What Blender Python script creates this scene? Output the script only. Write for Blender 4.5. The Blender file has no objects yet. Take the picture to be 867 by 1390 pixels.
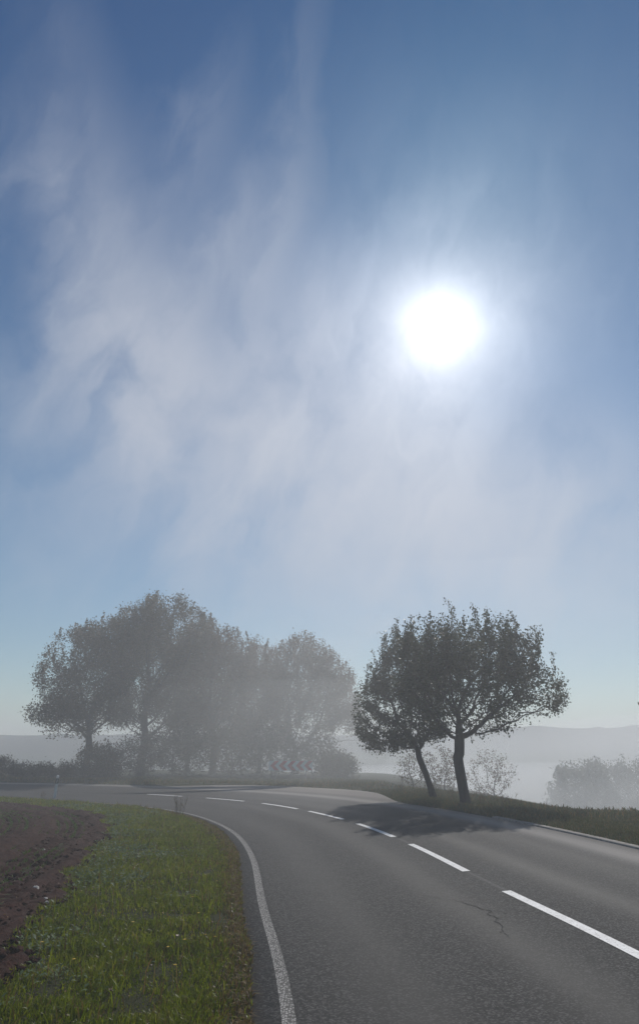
import bpy, math, random
import numpy as np
from mathutils import Vector, noise as mnoise

scene = bpy.context.scene
COL = scene.collection
R = math.radians
SUN_AZ, SUN_EL = 17.5, 44.0          # lamp direction (degrees east of +Y, above the horizon)
GLOW_AZ, GLOW_EL = 12.74, 36.0

# ------------------------------------------------------------------ helpers
def mesh_obj(name, verts, faces, mats, parent=None, smooth=False, fmat=None, uv=None):
    me = bpy.data.meshes.new(name)
    verts = np.asarray(verts, dtype=np.float32)
    if isinstance(faces, np.ndarray):
        nf, k = faces.shape
        me.vertices.add(len(verts)); me.vertices.foreach_set('co', verts.ravel())
        me.loops.add(nf * k); me.loops.foreach_set('vertex_index', faces.astype(np.int32).ravel())
        me.polygons.add(nf)
        me.polygons.foreach_set('loop_start', np.arange(nf, dtype=np.int32) * k)
        me.polygons.foreach_set('loop_total', np.full(nf, k, dtype=np.int32))
        me.update(calc_edges=True)
    else:
        me.from_pydata([tuple(map(float, v)) for v in verts], [], faces)
        me.update()
    for m in (mats if isinstance(mats, (list, tuple)) else [mats]):
        me.materials.append(m)
    if fmat is not None:
        me.polygons.foreach_set('material_index', np.asarray(fmat, dtype=np.int32))
    if smooth:
        me.polygons.foreach_set('use_smooth', np.ones(len(me.polygons), dtype=bool))
    if uv is not None:
        lay = me.uv_layers.new(name='UVMap')
        li = np.empty(len(me.loops), dtype=np.int32); me.loops.foreach_get('vertex_index', li)
        lay.data.foreach_set('uv', np.asarray(uv, dtype=np.float32)[li].ravel())
    o = bpy.data.objects.new(name, me); COL.objects.link(o)
    if parent is not None: o.parent = parent
    return o

def empty(name, loc=(0, 0, 0), rz=0):
    o = bpy.data.objects.new(name, None); COL.objects.link(o)
    o.location = loc; o.rotation_euler = (0, 0, rz); o.empty_display_size = .3
    return o

def tag(o, label=None, cat=None, group=None, kind=None):
    if label: o['label'] = label
    if cat: o['category'] = cat
    if group: o['group'] = group
    if kind: o['kind'] = kind
    return o

class N:
    """tiny node graph helper"""
    def __init__(s, tree): s.t = tree; s.t.nodes.clear()
    def n(s, typ, **kw):
        nd = s.t.nodes.new(typ)
        ins = kw.pop('i', {})
        for k, v in kw.items(): setattr(nd, k, v)
        for k, v in ins.items():
            if isinstance(v, bpy.types.NodeSocket): s.t.links.new(v, nd.inputs[k])
            else: nd.inputs[k].default_value = v
        return nd
    def m(s, op, a, b=0.0, c=0.0, clamp=False):
        nd = s.t.nodes.new('ShaderNodeMath'); nd.operation = op; nd.use_clamp = clamp
        for k, v in enumerate((a, b, c)):
            if isinstance(v, bpy.types.NodeSocket): s.t.links.new(v, nd.inputs[k])
            else: nd.inputs[k].default_value = v
        return nd.outputs[0]
    def mix(s, f, a, b, blend='MIX'):
        nd = s.t.nodes.new('ShaderNodeMix'); nd.data_type = 'RGBA'; nd.blend_type = blend
        nd.clamp_factor = True
        for k, v in ((0, f), (6, a), (7, b)):
            if isinstance(v, bpy.types.NodeSocket): s.t.links.new(v, nd.inputs[k])
            elif k == 0: nd.inputs[0].default_value = v
            else: nd.inputs[k].default_value = (*v, 1)
        return nd.outputs[2]
    def ramp(s, f, stops):
        nd = s.t.nodes.new('ShaderNodeValToRGB'); s.t.links.new(f, nd.inputs[0])
        el = nd.color_ramp.elements
        while len(el) < len(stops): el.new(.5)
        for e, (p, c) in zip(el, stops):
            e.position = p; e.color = (*c, 1) if not isinstance(c, (int, float)) else (c, c, c, 1)
        return nd.outputs[0]
    def noise(s, vec, scale, detail=4, rough=.55, dist=0.0):
        nd = s.n('ShaderNodeTexNoise', i={'Scale': scale, 'Detail': detail, 'Roughness': rough, 'Distortion': dist})
        if vec is not None: s.t.links.new(vec, nd.inputs['Vector'])
        return nd.outputs['Fac']

def material(name):
    m = bpy.data.materials.new(name); m.use_nodes = True
    g = N(m.node_tree)
    out = g.n('ShaderNodeOutputMaterial')
    return m, g, out

def principled(g, out, col, rough=.8, bump=None, bstr=.3, bdist=.02, spec=.3):
    p = g.n('ShaderNodeBsdfPrincipled')
    for k, v in (('Base Color', col), ('Roughness', rough)):
        if isinstance(v, bpy.types.NodeSocket): g.t.links.new(v, p.inputs[k])
        elif isinstance(v, tuple): p.inputs[k].default_value = (*v, 1)
        else: p.inputs[k].default_value = v
    p.inputs['Specular IOR Level'].default_value = spec
    if bump is not None:
        b = g.n('ShaderNodeBump', i={'Height': bump, 'Strength': bstr, 'Distance': bdist})
        g.t.links.new(b.outputs[0], p.inputs['Normal'])
    g.t.links.new(p.outputs[0], out.inputs['Surface'])
    return p

def mat_simple(name, col, rough=.7, nscale=20, var=.25, spec=.3):
    m, g, out = material(name)
    tc = g.n('ShaderNodeTexCoord')
    f = g.noise(tc.outputs['Object'], nscale, 5)
    dark = tuple(c * (1 - var) for c in col); lite = tuple(min(1, c * (1 + var)) for c in col)
    c = g.ramp(f, [(.3, dark), (.7, lite)])
    principled(g, out, c, rough, f, .25, .01, spec)
    return m

def mat_leaf(name, stops, trans=.35, rough=.5, clump=1.2):
    m, g, out = material(name)
    geo = g.n('ShaderNodeNewGeometry'); tc = g.n('ShaderNodeTexCoord')
    f = g.noise(tc.outputs['Object'], clump, 2)
    r = g.m('ADD', g.m('MULTIPLY', geo.outputs['Random Per Island'], .6), g.m('MULTIPLY', f, .5), clamp=True)
    c = g.ramp(r, stops)
    d = g.n('ShaderNodeBsdfPrincipled', i={'Base Color': c, 'Roughness': rough})
    d.inputs['Specular IOR Level'].default_value = .2
    t = g.n('ShaderNodeBsdfTranslucent', i={'Color': c})
    mx = g.n('ShaderNodeMixShader', i={0: trans, 1: d.outputs[0], 2: t.outputs[0]})
    g.t.links.new(mx.outputs[0], out.inputs['Surface'])
    return m

# ------------------------------------------------------------------ the course of the road
CP = [(3.55, -30), (3.55, -6), (3.5, -2), (3.35, 2), (2.94, 7.14), (2.47, 10.5), (1.9, 15.0), (1.03, 19.35), (-.15, 23.0),
      (-1.6, 26.2), (-3.4, 28.9), (-5.7, 31.3), (-8.2, 33.4), (-11, 35.3), (-14, 37.0), (-18, 38.7),
      (-24, 40.3), (-32, 41.4), (-60, 43), (-130, 45)]
def catmull(P, step=.4):
    P = [np.array(p, float) for p in P]; P = [2 * P[0] - P[1]] + P + [2 * P[-1] - P[-2]]
    out = []
    for i in range(1, len(P) - 2):
        a, b, c, d = P[i - 1:i + 3]
        n = max(2, int(np.linalg.norm(c - b) / step))
        for k in range(n):
            t = k / n
            out.append(.5 * ((2 * b) + (c - a) * t + (2 * a - 5 * b + 4 * c - d) * t * t + (3 * b - a - 3 * c + d) * t ** 3))
    out.append(P[-2]); return np.array(out)
CL = catmull(CP)
for _ in range(6): CL[1:-1] = (CL[:-2] + 2 * CL[1:-1] + CL[2:]) / 4
CLd = np.gradient(CL, axis=0); CLd /= np.linalg.norm(CLd, axis=1)[:, None]
CLn = np.stack([CLd[:, 1], -CLd[:, 0]], 1)      # to the right (outer side)
CLs = np.concatenate([[0], np.cumsum(np.linalg.norm(np.diff(CL, axis=0), axis=1))])

def polydist(P, x, y):
    """signed distance (right of travel = +) and arc position, vectorised"""
    x = np.atleast_1d(np.asarray(x, float)); y = np.atleast_1d(np.asarray(y, float))
    best = np.full(x.shape, 1e9); sgn = np.ones(x.shape); arc = np.zeros(x.shape); L0 = 0
    for i in range(len(P) - 1):
        ax, ay = P[i]; dx, dy = P[i + 1] - P[i]; L = math.hypot(dx, dy)
        t = np.clip(((x - ax) * dx + (y - ay) * dy) / (L * L), 0, 1)
        d = np.hypot(x - ax - t * dx, y - ay - t * dy)
        side = dx * (y - ay) - dy * (x - ax)
        m = d < best
        best = np.where(m, d, best); sgn = np.where(m, np.where(side > 0, -1., 1.), sgn)
        arc = np.where(m, L0 + t * L, arc); L0 += L
    return best * sgn, arc
CREST = np.array([(200, -20), (80, 8), (20, 18.4), (9, 20.3), (6.9, 21.0), (6.1, 23.6), (5.6, 27), (4.6, 30.5), (3.0, 35), (2.6, 42),
                  (3.2, 50), (4.5, 60), (-6, 70), (-40, 80), (-120, 95), (-300, 110)], float)
def at_s(s, l):
    """road coordinates to world"""
    cx = np.interp(l, CLs, CL[:, 0]); cy = np.interp(l, CLs, CL[:, 1])
    nx = np.interp(l, CLs, CLn[:, 0]); ny = np.interp(l, CLs, CLn[:, 1])
    return cx + nx * s, cy + ny * s
def fb(x, y, sc, oc=4, seed=0.0):
    """value-noise fbm in numpy"""
    x = np.asarray(x, float) * sc + seed * 17.3; y = np.asarray(y, float) * sc + seed * 9.1
    tot = 0; amp = 1; s = 0
    for o in range(oc):
        xi = np.floor(x); yi = np.floor(y); fx = x - xi; fy = y - yi
        fx = fx * fx * (3 - 2 * fx); fy = fy * fy * (3 - 2 * fy)
        def h(a, b):
            v = np.sin(a * 127.1 + b * 311.7 + o * 13.7) * 43758.5453
            return v - np.floor(v)
        v = (h(xi, yi) * (1 - fx) + h(xi + 1, yi) * fx) * (1 - fy) + (h(xi, yi + 1) * (1 - fx) + h(xi + 1, yi + 1) * fx) * fy
        tot = tot + amp * (v - .5); s += amp; amp *= .5; x = x * 2.03 + 5.2; y = y * 2.03 + 1.3
    return tot / s * 2          # about -1..1
def sstep(a, b, x):
    t = np.clip((x - a) / (b - a), 0, 1); return t * t * (3 - 2 * t)
def edge_r(l, x, y):
    """outer edge of the asphalt: widens into the bend"""
    return 3.38 + 2.3 * sstep(24, 31, y) * sstep(-9, -4, x) * sstep(40.5, 36, y)
EDGE_L = -3.56
def height(x, y, road=True):
    x = np.atleast_1d(np.asarray(x, float)); y = np.atleast_1d(np.asarray(y, float))
    s, l = polydist(CL[::2], x, y)
    h = .05 * np.clip(s, -3.4, 5.0)
    # left of the bend the bank levels out; crest and valley
    d = polydist(CREST, x, y)[0]          # + beyond the crest
    dd = np.maximum(d, 0)
    drop = np.where(dd < 3, .035 * dd ** 2, .315 + .21 * (dd - 3))
    drop = 11.5 * (1 - np.exp(-drop / 11.5))
    far_h = np.interp(x, [-300, -60, -20, 20, 90, 300], [5.2, 5.0, 5.4, 6.6, 8.3, 9.0])
    hill = sstep(118, 205, y + .10 * x) * (far_h + 11)
    bump = (fb(x, y, .05, 5, 3) * 1.2 + np.abs(fb(x, y, .16, 3, 4)) * .9) * sstep(150, 200, y)
    z = h - drop + hill + bump + fb(x, y, .02, 3, 8) * sstep(15, 70, dd) * 1.2
    # ground roughness
    off = np.maximum(EDGE_L - s, s - edge_r(l, x, y))     # >0 off the asphalt
    rough = .035 * fb(x, y, 1.1, 4, 1) + .05 * fb(x, y, .25, 2, 2)
    z = z + np.clip(off, 0, 1) * rough
    z = z - .10 * sstep(.8, 2.5, s - edge_r(l, x, y)) * (s > 0) * sstep(30, 20, y)
    if road:
        z = z + np.where(off < .02, -.06, -.06 + .075 * np.clip((off - .02) / .2, 0, 1))
    return z if z.size > 1 else float(z[0])
def hroad(s): return .05 * np.clip(s, -3.4, 5.0)
def hgt(x, y): return height(x, y)

# ------------------------------------------------------------------ materials
M = {}
# asphalt, in road coordinates (u = metres across, v = metres along)
m, g, out = material('asphalt'); M['asphalt'] = m
uv = g.n('ShaderNodeUVMap').outputs[0]; tc = g.n('ShaderNodeTexCoord').outputs['Object']
sep = g.n('ShaderNodeSeparateXYZ', i={0: uv}); u, v = sep.outputs[0], sep.outputs[1]
stretched = g.n('ShaderNodeMapping', i={0: uv, 'Scale': (1.0, .06, 1)}).outputs[0]
big = g.noise(stretched, 1.3, 4, .6)
def bands(center, w):
    d = g.m('DIVIDE', g.m('SUBTRACT', u, center), w); return g.m('EXPONENT', g.m('MULTIPLY', g.m('MULTIPLY', d, d), -1))
tr = 0
for c0, w0 in ((-2.35, .45), (-.85, .38), (.95, .36), (2.0, .46)):
    b = bands(c0, w0); tr = b if isinstance(tr, int) else g.m('ADD', tr, b)
trk = g.m('MULTIPLY', tr, g.m('ADD', g.m('MULTIPLY', big, 1.3), .15), clamp=True)
fine = g.noise(tc, 75, 5, .8)
vor = g.n('ShaderNodeTexVoronoi', feature='F1', i={'Vector': tc, 'Scale': 62}).outputs['Color']
vs = g.n('ShaderNodeSeparateColor', i={0: vor}).outputs[0]
mid = g.noise(tc, 2.2, 5, .6)
base = g.ramp(g.m('ADD', g.m('MULTIPLY', fine, .5), g.m('MULTIPLY', vs, .5)), [(.32, (.006, .006, .006)), (.54, (.021, .0205, .0205)), (.76, (.10, .097, .094))])
base = g.mix(g.m('MULTIPLY', trk, .95), base, g.mix(.7, base, (.008, .008, .009)))
base = g.mix(g.m('MULTIPLY', g.m('SUBTRACT', mid, .35, clamp=True), .6), base, (.050, .048, .047))
seam = g.m('MULTIPLY', bands(.02, .035), g.m('GREATER_THAN', g.noise(stretched, 9, 3), .44))
base = g.mix(g.m('MULTIPLY', seam, .35), base, (.15, .145, .14))
# dusty outer margin where nobody drives, browner dirt towards the verge
dust = g.m('MULTIPLY', g.m('SUBTRACT', u, 3.1, clamp=True), 1.1, clamp=True)
base = g.mix(g.m('MULTIPLY', dust, .8), base, (.21, .185, .165))
sand_sheen = g.m('MULTIPLY', bands(2.95, .38), g.m('ADD', g.m('MULTIPLY', big, .9), .25))
base = g.mix(sand_sheen, base, g.mix(.85, base, (.34, .315, .29)))  # pale sandy band near the outer edge, lightened further as painted sheen
dirtL = g.m('MULTIPLY', g.m('SUBTRACT', g.m('ADD', -3.42, g.m('MULTIPLY', g.m('SUBTRACT', mid, .5), .35)), u), 9, clamp=True)
base = g.mix(g.m('MULTIPLY', dirtL, .6), base, (.040, .032, .026))
hb = g.m('ADD', g.m('MULTIPLY', fine, .6), g.m('MULTIPLY', vs, .4))
rr = g.m('SUBTRACT', .86, g.m('MULTIPLY', trk, .14))
principled(g, out, base, rr, hb, .7, .005, .24)

m, g, out = material('road_paint'); M['paint'] = m
tc = g.n('ShaderNodeTexCoord').outputs['Object']
f = g.noise(tc, 60, 4, .7); f2 = g.noise(tc, 5, 3)
c = g.mix(g.m('MULTIPLY', g.m('SUBTRACT', f, .50, clamp=True), 4.5), (.78, .78, .77), (.42, .41, .40))
c = g.mix(g.m('MULTIPLY', g.m('SUBTRACT', f2, .3, clamp=True), 1.1), c, (.40, .39, .38))
chip = g.m('MULTIPLY', g.m('SUBTRACT', g.noise(tc, 22, 6, .75), .56, clamp=True), 9.0, clamp=True)
c = g.mix(g.m('MULTIPLY', chip, .8), c, (.07, .068, .066))
principled(g, out, c, .6, f, .3, .003, .3)

m, g, out = material('worn_edge_paint'); M['paint_worn'] = m
tc = g.n('ShaderNodeTexCoord').outputs['Object']; uv = g.n('ShaderNodeUVMap').outputs[0]
su = g.n('ShaderNodeSeparateXYZ', i={0: uv})
vz = g.n('ShaderNodeTexVoronoi', feature='F1', i={'Vector': tc, 'Scale': 42, 'Randomness': .55}).outputs['Distance']
nz = g.noise(tc, 30, 4, .7); n3 = g.noise(tc, 1.1, 3)
dot = g.m('LESS_THAN', g.m('ADD', vz, g.m('MULTIPLY', nz, .35)), .60)
keep = g.m('MULTIPLY', dot, g.m('ADD', .55, g.m('MULTIPLY', n3, .6), clamp=True))
c = g.mix(keep, (.045, .043, .041), (.33, .32, .305))
principled(g, out, c, .7, keep, .5, .004, .3)

m, g, out = material('crack_dark'); M['crack'] = m
principled(g, out, (.006, .006, .006), .9)
M['kerb'] = mat_simple('kerb_concrete', (.22, .205, .185), .85, 9, .4)
M['paint_white'] = mat_simple('white_plastic', (.62, .62, .60), .45, 14, .12, .5)
M['black_plastic'] = mat_simple('black_plastic', (.012, .012, .012), .4, 14, .2, .5)
M['reflector'] = mat_simple('amber_reflector', (.35, .35, .33), .2, 30, .1, .6)
M['sign_white'] = mat_simple('sign_white', (.70, .70, .68), .4, 6, .08, .5)
M['sign_red'] = mat_simple('sign_red', (.50, .03, .04), .4, 6, .12, .5)
M['steel'] = mat_simple('galvanised_steel', (.22, .22, .22), .45, 25, .2, .5)
M['stone'] = mat_simple('pale_stone', (.42, .39, .35), .8, 60, .25)

m, g, out = material('ground'); M['ground'] = m
tc = g.n('ShaderNodeTexCoord').outputs['Object']
sp = g.n('ShaderNodeSeparateXYZ', i={0: tc})
f = g.noise(tc, 7, 6, .65); f2 = g.noise(tc, .9, 3); f3 = g.noise(tc, 60, 3)
near = g.ramp(g.m('ADD', g.m('MULTIPLY', f, .6), g.m('MULTIPLY', f3, .4)), [(.3, (.016, .017, .007)), (.5, (.030, .036, .012)), (.7, (.048, .045, .020))])
near = g.mix(g.m('MULTIPLY', f2, .4), near, (.04, .032, .018))
patch = g.n('ShaderNodeTexVoronoi', feature='F1', i={'Vector': g.n('ShaderNodeMapping', i={0: tc, 'Scale': (.6, 1.1, .2)}).outputs[0], 'Scale': .022}).outputs['Color']
pv = g.n('ShaderNodeSeparateColor', i={0: patch}).outputs[0]
fn = g.noise(tc, .25, 5, .7)
farc = g.ramp(pv, [(.15, (.010, .016, .010)), (.4, (.07, .09, .04)), (.65, (.02, .03, .015)), (.9, (.16, .14, .08))])
farc = g.mix(g.m('MULTIPLY', fn, .5), farc, (.02, .028, .018))
forest = g.m('MULTIPLY', g.m('GREATER_THAN', sp.outputs[2], g.m('ADD', .5, g.m('MULTIPLY', fn, 3.5))), .9)
farc = g.mix(forest, farc, (.016, .022, .015))
isfar = g.m('MULTIPLY', g.m('SUBTRACT', sp.outputs[1], 70), .03, clamp=True)
principled(g, out, g.mix(isfar, near, farc), .95, f3, .6, .03, .1)

m, g, out = material('field_soil'); M['soil'] = m
tc = g.n('ShaderNodeTexCoord').outputs['Object']
f = g.noise(tc, 14, 6, .7); f2 = g.noise(tc, 1.1, 4); f3 = g.noise(tc, 90, 3)
c = g.ramp(g.m('ADD', g.m('MULTIPLY', f, .6), g.m('MULTIPLY', f3, .4)), [(.3, (.010, .003, .002)), (.52, (.040, .012, .007)), (.72, (.095, .036, .021))])
c = g.mix(g.m('MULTIPLY', g.m('SUBTRACT', f2, .5, clamp=True), 1.3), c, (.040, .022, .014))
principled(g, out, c, .88, g.m('ADD', f, g.m('MULTIPLY', f3, .4)), 1.0, .05, .15)

def grad_leaf(name, stops, trans, rough=.45, clump=.8): M[name] = mat_leaf(name, stops, trans, rough, clump)
grad_leaf('leaf_apple', [(.1, (.022, .032, .010)), (.5, (.040, .055, .016)), (.9, (.075, .078, .024))], .30)
grad_leaf('leaf_olive', [(.1, (.035, .040, .014)), (.5, (.070, .062, .022)), (.9, (.125, .088, .032))], .35, .5, .35)
grad_leaf('leaf_rust', [(.1, (.050, .036, .014)), (.5, (.095, .058, .022)), (.9, (.15, .085, .030))], .35, .5, .35)
grad_leaf('leaf_bush', [(.1, (.020, .026, .010)), (.5, (.036, .042, .015)), (.9, (.065, .055, .022))], .25)
grad_leaf('leaf_far', [(.1, (.03, .04, .018)), (.5, (.05, .058, .026)), (.9, (.08, .075, .03))], .3)
grad_leaf('grass_blade', [(.05, (.020, .036, .003)), (.4, (.095, .132, .005)), (.75, (.19, .22, .010)), (.97, (.26, .22, .04))], .58, .35, .9)
grad_leaf('grass_dry', [(.1, (.06, .040, .014)), (.5, (.15, .095, .030)), (.9, (.26, .17, .055))], .35, .6)
grad_leaf('grass_rough', [(.1, (.035, .050, .014)), (.5, (.070, .088, .026)), (.9, (.13, .125, .05))], .35, .55)
grad_leaf('herb_leaf', [(.1, (.05, .085, .03)), (.5, (.10, .15, .06)), (.9, (.17, .22, .12))], .35, .62)
grad_leaf('seedling', [(.1, (.04, .075, .010)), (.9, (.09, .14, .02))], .4)
grad_leaf('dead_leaf', [(.1, (.05, .03, .012)), (.5, (.13, .07, .025)), (.9, (.22, .14, .05))], .3)
grad_leaf('petal', [(.1, (.55, .36, .02)), (.9, (.75, .50, .03))], .3)
m, g, out = material('bark'); M['bark'] = m
tc = g.n('ShaderNodeTexCoord').outputs['Object']
mp = g.n('ShaderNodeMapping', i={0: tc, 'Scale': (14, 14, 3)}).outputs[0]
f = g.noise(mp, 1.6, 6, .7, .4)
principled(g, out, g.ramp(f, [(.3, (.020, .016, .013)), (.6, (.060, .050, .042)), (.8, (.10, .09, .075))]), .9, f, 1.0, .03, .2)
M['twig'] = mat_simple('twig', (.050, .040, .032), .85, 20, .3)
M['stalk'] = mat_simple('dry_stalk', (.10, .078, .050), .85, 20, .3)

# ------------------------------------------------------------------ terrain
def axis(lo, hi, fine_lo, fine_hi, st, grow=1.16):
    a = list(np.arange(fine_lo, fine_hi + 1e-6, st))
    d = st; x = fine_hi
    while x < hi: d = min(d * grow, 3.2); x += d; a.append(min(x, hi))
    d = st; x = fine_lo; b = []
    while x > lo: d = min(d * grow, 3.2); x -= d; b.append(max(x, lo))
    return np.array(b[::-1] + a)
XS = axis(-370, 370, -17, 13, .2); YS = axis(-70, 400, 3, 44, .2)
GX, GY = np.meshgrid(XS, YS)
GZ = height(GX.ravel(), GY.ravel())
nx, ny = len(XS), len(YS)
idx = np.arange(nx * ny).reshape(ny, nx)
F = np.stack([idx[:-1, :-1], idx[:-1, 1:], idx[1:, 1:], idx[1:, :-1]], -1).reshape(-1, 4)
terr = mesh_obj('ground', np.stack([GX.ravel(), GY.ravel(), GZ], 1), F, M['ground'], smooth=True)
tag(terr, 'grassy ground falling away to the foggy valley and far hills', 'ground', kind='structure')

# ------------------------------------------------------------------ road
def strip(name, l0, l1, s_of, mats, zoff, dl=.3, skirt=False, ns=None):
    ls = np.arange(l0, l1 + 1e-6, dl)
    rows = []
    for l in ls:
        ss = s_of(l)
        x, y = at_s(np.array(ss), np.full(len(ss), l))
        z = hroad(np.array(ss)) + zoff
        if skirt:
            z = z.copy(); z[0] -= .10; z[-1] -= .10
        rows.append(np.stack([x, y, z, np.array(ss), np.full(len(ss), l)], 1))
    k = rows[0].shape[0]; V = np.concatenate(rows)
    idx = np.arange(len(V)).reshape(-1, k)
    F = np.stack([idx[:-1, :-1], idx[:-1, 1:], idx[1:, 1:], idx[1:, :-1]], -1).reshape(-1, 4)
    return mesh_obj(name, V[:, :3], F, mats, uv=V[:, 3:5])
L_END = CLs[-1] - 1
def road_s(l):
    x, y = at_s(3.4, l)
    er = float(edge_r(l, x, y))
    wob = .05 * float(fb(l, 3.3, .9, 4, 2))
    eL = EDGE_L + wob
    return [eL - .01] + list(np.linspace(eL, 5.0 if er > 5 else er - .01, 16)) + ([er - .01] if er > 5 else [er - .005]) + [er]
road = strip('road', 0, L_END, road_s, M['asphalt'], .004, skirt=True)
tag(road, 'grey asphalt country road bending to the left into the fog', 'road', kind='structure')
KL0 = float(polydist(CL, 4.9, 9.0)[1][0]); KL1 = float(polydist(CL, 4.6, 19.5)[1][0])
kb = strip('kerb', 24, KL1, lambda l: [3.385, 3.39, 3.46, 3.54, 3.545], M['kerb'], .030, dl=.5, skirt=True)
tag(kb, 'pale concrete edging strip along the outer side of the road', 'kerb', kind='structure')
el = strip('edge_line', 10, L_END, lambda l: [-3.31, -3.20], M['paint_worn'], .009)
tag(el, 'worn white edge line on the inner side of the bend', 'road marking', kind='structure')
er_ = strip('edge_line', float(polydist(CL, -10, 35)[1][0]), L_END, lambda l: [3.05, 3.20], M['paint_worn'], .009)
tag(er_, 'worn white edge line on the outer side of the road beyond the bend', 'road marking', kind='structure')
# centre dashes: start and end in world coordinates
dash = [((3.25, 2.6), (3.05, 5.6)), ((2.95, 6.95), (2.47, 10.14)), ((2.35, 11.74), (1.84, 15.08)), ((1.68, 16.36), (1.03, 19.35)),
        ((.71, 20.62), (-.37, 23.46)), ((-.86, 24.38), (-2.41, 27.0)), ((-3.07, 28.3), (-4.91, 30.39)), ((-6.07, 31.7), (-8.01, 33.3))]
for a, b in dash:
    l0 = float(polydist(CL, *a)[1][0]); l1 = float(polydist(CL, *b)[1][0])
    d = strip('centre_line_dash', l0, l1, lambda l: [-.065, .065], M['paint'], .010, dl=(l1 - l0) / 8 - 1e-6)
    tag(d, 'white painted dash in the middle of the road', 'road marking', 'white centre line dashes', 'structure')
# crack
pts = [(1.62, 9.95), (1.78, 9.72), (1.87, 9.56), (1.93, 9.40), (1.99, 9.22), (2.06, 9.10), (2.0, 8.98), (2.04, 8.78), (1.98, 8.62), (2.02, 8.42), (1.95, 8.22), (1.97, 8.02), (1.93, 7.9)]
rng = random.Random(3)
V = []; F = []
def crack(pts, w):
    P = []
    for (a, b) in zip(pts[:-1], pts[1:]):
        for k in range(4):
            t = k / 4; P.append((a[0] + (b[0] - a[0]) * t + rng.gauss(0, .010), a[1] + (b[1] - a[1]) * t + rng.gauss(0, .010)))
    for i, (x, y) in enumerate(P):
        q = P[min(i + 1, len(P) - 1)]; r0 = P[max(i - 1, 0)]
        dx, dy = q[0] - r0[0], q[1] - r0[1]; L = math.hypot(dx, dy) or 1
        ww = w * (.5 + rng.random()) * (1 - abs(i / len(P) * 2 - 1) ** 4)
        sx = float(polydist(CL, x, y)[0][0]); z = .05 * sx + .0075
        V.append((x - dy / L * ww, y + dx / L * ww, z)); V.append((x + dy / L * ww, y - dx / L * ww, z))
        if i: n = len(V); F.append((n - 4, n - 3, n - 1, n - 2))
crack(pts, .0065); crack([(1.99, 9.22), (2.16, 9.05), (2.22, 8.85)], .004); crack([(1.35, 10.2), (1.5, 10.05), (1.66, 9.9)], .004)
cr = mesh_obj('road_crack', V, F, M['crack']); tag(cr, 'jagged dark crack in the asphalt beside the nearest dash', 'crack', kind='structure')

# ------------------------------------------------------------------ ploughed field inside the bend
BX = np.array([0, 30, 36, 38.5, 41, 46, 51, 57, 62, 68, 75, 85]); BS = np.array([-5.7, -5.7, -5.72, -5.78, -6.05, -6.45, -6.4, -6.1, -5.9, -6.0, -6.2, -6.4])
def bound(l): return np.interp(l, BX, BS) + .12 * np.sin(l * 1.7) + .07 * np.sin(l * 4.3)
l_a = float(polydist(CL, 3.3, 1.5)[1][0])
ls = np.arange(l_a, l_a + 52, .07); ss = np.concatenate([np.arange(.25, -7, -.06), np.arange(-7, -26, -.4)])
LL, SS = np.meshgrid(ls, ss, indexing='ij')
SB = bound(LL) + SS
# keep inside radius to avoid folding past the curve centre
X, Y = at_s(SB.ravel(), LL.ravel())
s_true, l_true = polydist(CL[::2], X, Y)
z = height(X, Y, road=False)
lf = LL.ravel(); sf = SB.ravel(); q = SS.ravel()
clod = np.abs(fb(X, Y, 6, 5, 5)) * .11 + np.maximum(0, fb(X, Y, 2.0, 3, 6)) * .06
rows = .018 * np.sin(sf * 2 * math.pi / .42)
lug = .036 * np.sign(np.sin(lf * 2 * math.pi / .30 + sf * 3)) * np.exp(-((q + .95 + .1 * np.sin(lf * .3)) / .28) ** 2)
lug += .036 * np.sign(np.sin(lf * 2 * math.pi / .30 - sf * 3)) * np.exp(-((q + 2.6) / .28) ** 2)
rut = -.05 * np.exp(-((q + .95) / .35) ** 2) - .05 * np.exp(-((q + 2.6) / .35) ** 2) + .05 * np.exp(-((q + 1.75) / .3) ** 2)
z = z + .035 + clod + rows + lug + rut
z = z - .20 * sstep(-.15, .25, q)
V = np.stack([X, Y, z], 1)
ok = (np.abs(s_true - sf) < .25).reshape(LL.shape)
idx = np.arange(len(V)).reshape(LL.shape)
F = np.stack([idx[:-1, :-1], idx[:-1, 1:], idx[1:, 1:], idx[1:, :-1]], -1)
okf = ok[:-1, :-1] & ok[1:, :-1] & ok[:-1, 1:] & ok[1:, 1:]
F = F[okf]
F = F[:, ::-1]
fld = mesh_obj('field', V, F, M['soil'], smooth=False)
tag(fld, 'brown ploughed field soil with tractor tread ridges inside the bend', 'field', kind='structure')

# loose clods lying on the soil
rc = np.random.default_rng(77); n = 5200
l = l_a + 4 + 34 * rc.uniform(0, 1, n) ** 1.7; s = bound(l) - rc.uniform(.0, 1, n) ** 1.4 * 6 + .05
x, y = at_s(s, l); z = height(x, y, road=False) + .055
oct_ = np.array([(1, 0, 0), (0, 1, 0), (-1, 0, 0), (0, -1, 0), (0, 0, 1), (0, 0, -.6), (.6, .6, .5), (-.6, -.6, .5)], float)
of = np.array([(0, 6, 4), (6, 1, 4), (1, 2, 4), (2, 7, 4), (7, 3, 4), (3, 0, 4), (0, 1, 6), (2, 3, 7), (1, 0, 5), (2, 1, 5), (3, 2, 5), (0, 3, 5)])
V = oct_[None] * (1 + rc.uniform(-.35, .35, (n, 8, 3))) * (rc.gamma(2.0, .011, n) + .006)[:, None, None]
th_ = rc.uniform(0, 6.28, n); V = np.stack([V[..., 0] * np.cos(th_)[:, None] - V[..., 1] * np.sin(th_)[:, None], V[..., 0] * np.sin(th_)[:, None] + V[..., 1] * np.cos(th_)[:, None], V[..., 2] * .75], -1)
V = V + np.stack([x, y, z], 1)[:, None]
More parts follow.
